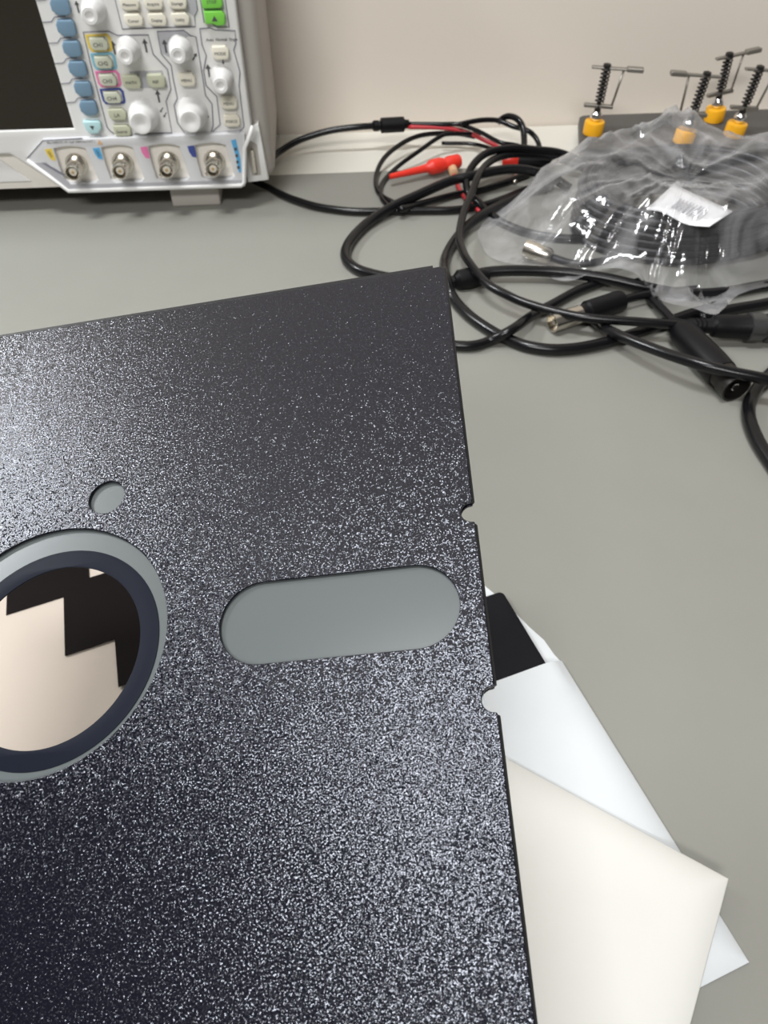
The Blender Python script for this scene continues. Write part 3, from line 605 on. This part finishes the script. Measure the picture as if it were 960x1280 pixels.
for fx_, fy_ in ((-0.07, -0.012), (-0.065, 0.018), (0.1, -0.012), (0.1, 0.018)):
    add('rubber_foot', lathe([(0.005, 0), (0.005, 0.0062)], Matrix.Translation((fx_, fy_, 0)), 16), M_blackm, bp_)
def post():
    t = root('clamp_post', (0, 0, 0))
    add('cap', lathe([(0.0058, 0.0), (0.0063, 0.0006), (0.0064, 0.0072), (0.0060, 0.0081), (0.0035, 0.0083)], None, 24), M_yellow, t, True)
    add('ball', lathe([(0.0038 * math.sin(math.pi * i / 12), 0.0110 - 0.0038 * math.cos(math.pi * i / 12)) for i in range(13)], None, 20), M_chrome, t, 'all')
    add('stem', lathe([(0.0022, 0.0135), (0.0014, 0.019), (0.0014, 0.0385), (0.0024, 0.0388), (0.0024, 0.0405), (0.0012, 0.041)], None, 14), M_steel, t, True)
    hel = [Vector((0.0026 * math.cos(a), 0.0026 * math.sin(a), 0.019 + 0.0195 * a / (2 * math.pi * 9))) for a in [2 * math.pi * 9 * i / 108 for i in range(109)]]
    add('spring', tube(hel, 0.0005, 5), M_steel, t, 'all')
    add('upper_bar', box(-0.009, 0.0205, -0.0016, 0.0016, 0.0378, 0.0392, 0.0005), M_bar, t)
    add('pad', box(0.012, 0.0220, -0.0022, 0.0022, 0.0374, 0.0400, 0.0006), M_bar, t)
    add('side_rod', tube([Vector((0.0105, 0, 0.0385)), Vector((0.0080, 0, 0.0170))], 0.0007, 6), M_bar, t, 'all')
    add('lower_bar', box(-0.009, 0.009, -0.0016, 0.0016, 0.0160, 0.0180, 0.0004), M_bar, t)
    return t
first = post()
labs = ['yellow capped spring clamp post at the plate corner, well clear of the bag', 'yellow capped spring clamp post standing behind the clear bag',
        'yellow capped spring clamp post set farthest back on the plate, nearest the wall', 'yellow capped spring clamp post leaning slightly, in front of the rearmost post']
for i, (x, y, tilt, rz) in enumerate(((0.1755, 0.4870, 1, -14), (0.2290, 0.4690, -4, 176), (0.2620, 0.5020, -5, 12), (0.2650, 0.4765, 4, -2))):
    o = first if i == 0 else copy_tree(first)
    o.location = (x, y, 0.010); o.rotation_euler = (0, math.radians(tilt), math.radians(rz))
    tag(o, labs[i], 'clamp post', 'clamp posts on the steel plate')

# ------------------------------------------------------------------ bag with coiled cable
CX, CY = 0.196, 0.379
KX, KY = 1.08, 0.72
coil_pts = []
turns = [(0.054, 0.0024 + 0.0042 * k) for k in range(6)] + [(0.0497, 0.0255 - 0.0042 * k) for k in range(6)] + [(0.0455, 0.0024 + 0.0042 * k) for k in range(6)]
nseg = 44
for k, (r_, z_) in enumerate(turns):
    nr, nz = turns[min(k + 1, len(turns) - 1)]
    for i in range(nseg):
        t_ = i / nseg; a = 2 * math.pi * t_ - 0.8
        s_ = max(0, (t_ - 0.85) / 0.15)
        wob = 0.0009 * noise.noise(Vector((math.cos(a) * 2, math.sin(a) * 2, k * 0.9)))
        coil_pts.append(Vector((CX + (r_ + (nr - r_) * s_ + wob) * KX * math.cos(a), CY + (r_ + (nr - r_) * s_ + wob) * KY * math.sin(a), z_ + (nz - z_) * s_ + max(0, math.sin(a)) * 0.005 + 0.0006 * math.sin(3 * a + k))))
coil = root('cable_coil', (CX, CY, 0), 'tightly wound coil of dark cable inside the clear bag', 'cable coil')
cb = Vector((CX, CY, 0))
add('winding', tube([p - cb for p in coil_pts], 0.0021, 8), M_coil, coil, 'all')
a_, b_ = D(672, 318, 6), D(640, 300, 6)
turned('end_plug', coil, cb, D(690, 322, 6), D(645, 306, 7) - D(690, 322, 6), [(2.6, 0), (4.2, 2), (4.6, 8), (4.8, 9), (4.8, 15), (4.0, 15), (3.8, 11), (1.2, 11), (1.0, 14)], M_nickel)
tw = smooth_path([D(690, 322, 6), D(720, 330, 7), D(760, 325, 8), D(800, 312, 6)]); add('end_lead', tube([p - cb for p in tw], 0.0021, 8), M_coil, coil, 'all')
# sticker bent over the coil front
lb = bmesh.new(); rows = []
cA, cB, cC, cD = D(842, 230, 30), D(916, 264, 31), D(886, 285, 29.5), D(808, 262, 29)
for j in range(7):
    r_ = []
    for i in range(11):
        p = cA.lerp(cB, i / 10).lerp(cD.lerp(cC, i / 10), j / 6)
        p.z += 0.0012 * math.sin(i * 0.7) * (j / 6)
        r_.append(lb.verts.new(p))
    rows.append(r_)
for j in range(6):
    for i in range(10): lb.faces.new((rows[j][i], rows[j][i + 1], rows[j + 1][i + 1], rows[j + 1][i]))
bmesh.ops.recalc_face_normals(lb, faces=lb.faces)
bmesh.ops.solidify(lb, geom=lb.faces[:], thickness=0.0002)
stc = add('sticker', lb, M_paper, None, 'all'); stc.data.transform(Matrix.Translation(-cb)); stc.parent = coil
for k in range(9):     # barcode bars of the sticker
    t0 = 0.30 + 0.055 * k; wd = 0.022 if k % 3 else 0.034
    pts = []
    for tt, jj in ((t0, 0.42), (t0 + wd, 0.42), (t0 + wd, 0.80), (t0, 0.80)):
        p = cA.lerp(cB, tt).lerp(cD.lerp(cC, tt), jj); pts.append(p)
    n_ = (cB - cA).cross(cD - cA).normalized(); n_ = n_ if n_.z > 0 else -n_
    b = bmesh.new(); b.faces.new([b.verts.new(p + n_ * 0.0016 - cb) for p in pts]); add('barcode_bar', b, M_shade, stc)

bag_out = [D(600, 287), D(628, 262), D(668, 237), D(712, 218, 5), D(752, 200, 12), D(790, 180, 20), D(822, 160, 28), D(846, 150, 30), D(884, 172, 25), D(918, 188, 22), D(960, 205, 18), D(1010, 230, 10), D(1060, 270), D(1060, 330),
           D(1010, 350), D(960, 362, 3), D(925, 372, 5), D(905, 388, 8), D(893, 396, 9), D(868, 387, 10), D(838, 380, 12), D(822, 377, 12), D(812, 362, 14), D(800, 346, 14), D(770, 338, 12), D(745, 340, 8), D(715, 352, 6), D(690, 350, 3), D(655, 334, 2), D(622, 330, 1), D(604, 312, 0.5)]
outl = smooth_path(bag_out, 4, True); no = len(outl)
cen = Vector((CX - 0.004, CY, 0.0))
def bag_height(x, y, s):
    dx, dy = (x - CX) / KX, (y - CY) / KY
    rr = math.hypot(dx, dy)
    top = 0.0315 + max(0, dy) * 0.05
    if rr < 0.042: h = top - 0.007 * (0.042 - rr) / 0.042
    elif rr < 0.058: h = top
    else: h = max(0.0, top - (rr - 0.058) * 0.75)
    pk = math.exp(-((x - 0.203) ** 2 + (y - 0.438) ** 2) / (2 * 0.013 ** 2)) * 0.017
    return h + pk
RN = 26
bg = bmesh.new(); rings = []
for j in range(RN + 1):
    s = j / RN; ring = []
    for i in range(no):
        e = outl[i]; p = cen.lerp(e, s); x, y = p.x, p.y
        h = bag_height(x, y, s)
        n1 = noise.noise(Vector((x * 34, y * 34, 1.3))); n2 = noise.noise(Vector((x * 80, y * 80, 7.7)))
        an = 2 * math.pi * i / no
        n3 = noise.noise(Vector((math.cos(an) * 6.5, math.sin(an) * 6.5, s * 1.6 + 4)))
        ridge = (1 - abs(n1)) ** 6 * 0.0045 + (1 - abs(n2)) ** 6 * 0.0012 + (1 - abs(n3)) ** 7 * 0.0060 * s
        edge = max(0, (s - 0.80) / 0.20); edge = edge * edge * (3 - 2 * edge)
        z = (h + 0.002 + ridge) * (1 - edge) + (max(e.z, 0.0012) + 0.0012 * (1 + n2)) * edge
        ring.append(bg.verts.new((x + n2 * 0.002 * s, y + n1 * 0.002 * s, max(z, 0.0012))))
        if j == 0: break
    rings.append(ring)
for i in range(no): bg.faces.new((rings[0][0], rings[1][i], rings[1][(i + 1) % no]))
for j in range(1, RN):
    for i in range(no): bg.faces.new((rings[j][i], rings[j + 1][i], rings[j + 1][(i + 1) % no], rings[j][(i + 1) % no]))
bag = settle(add('plastic_bag', bg, M_bag, None, 'all'))
tag(bag, 'crumpled clear plastic bag wrapped over the coiled cable', 'bag')
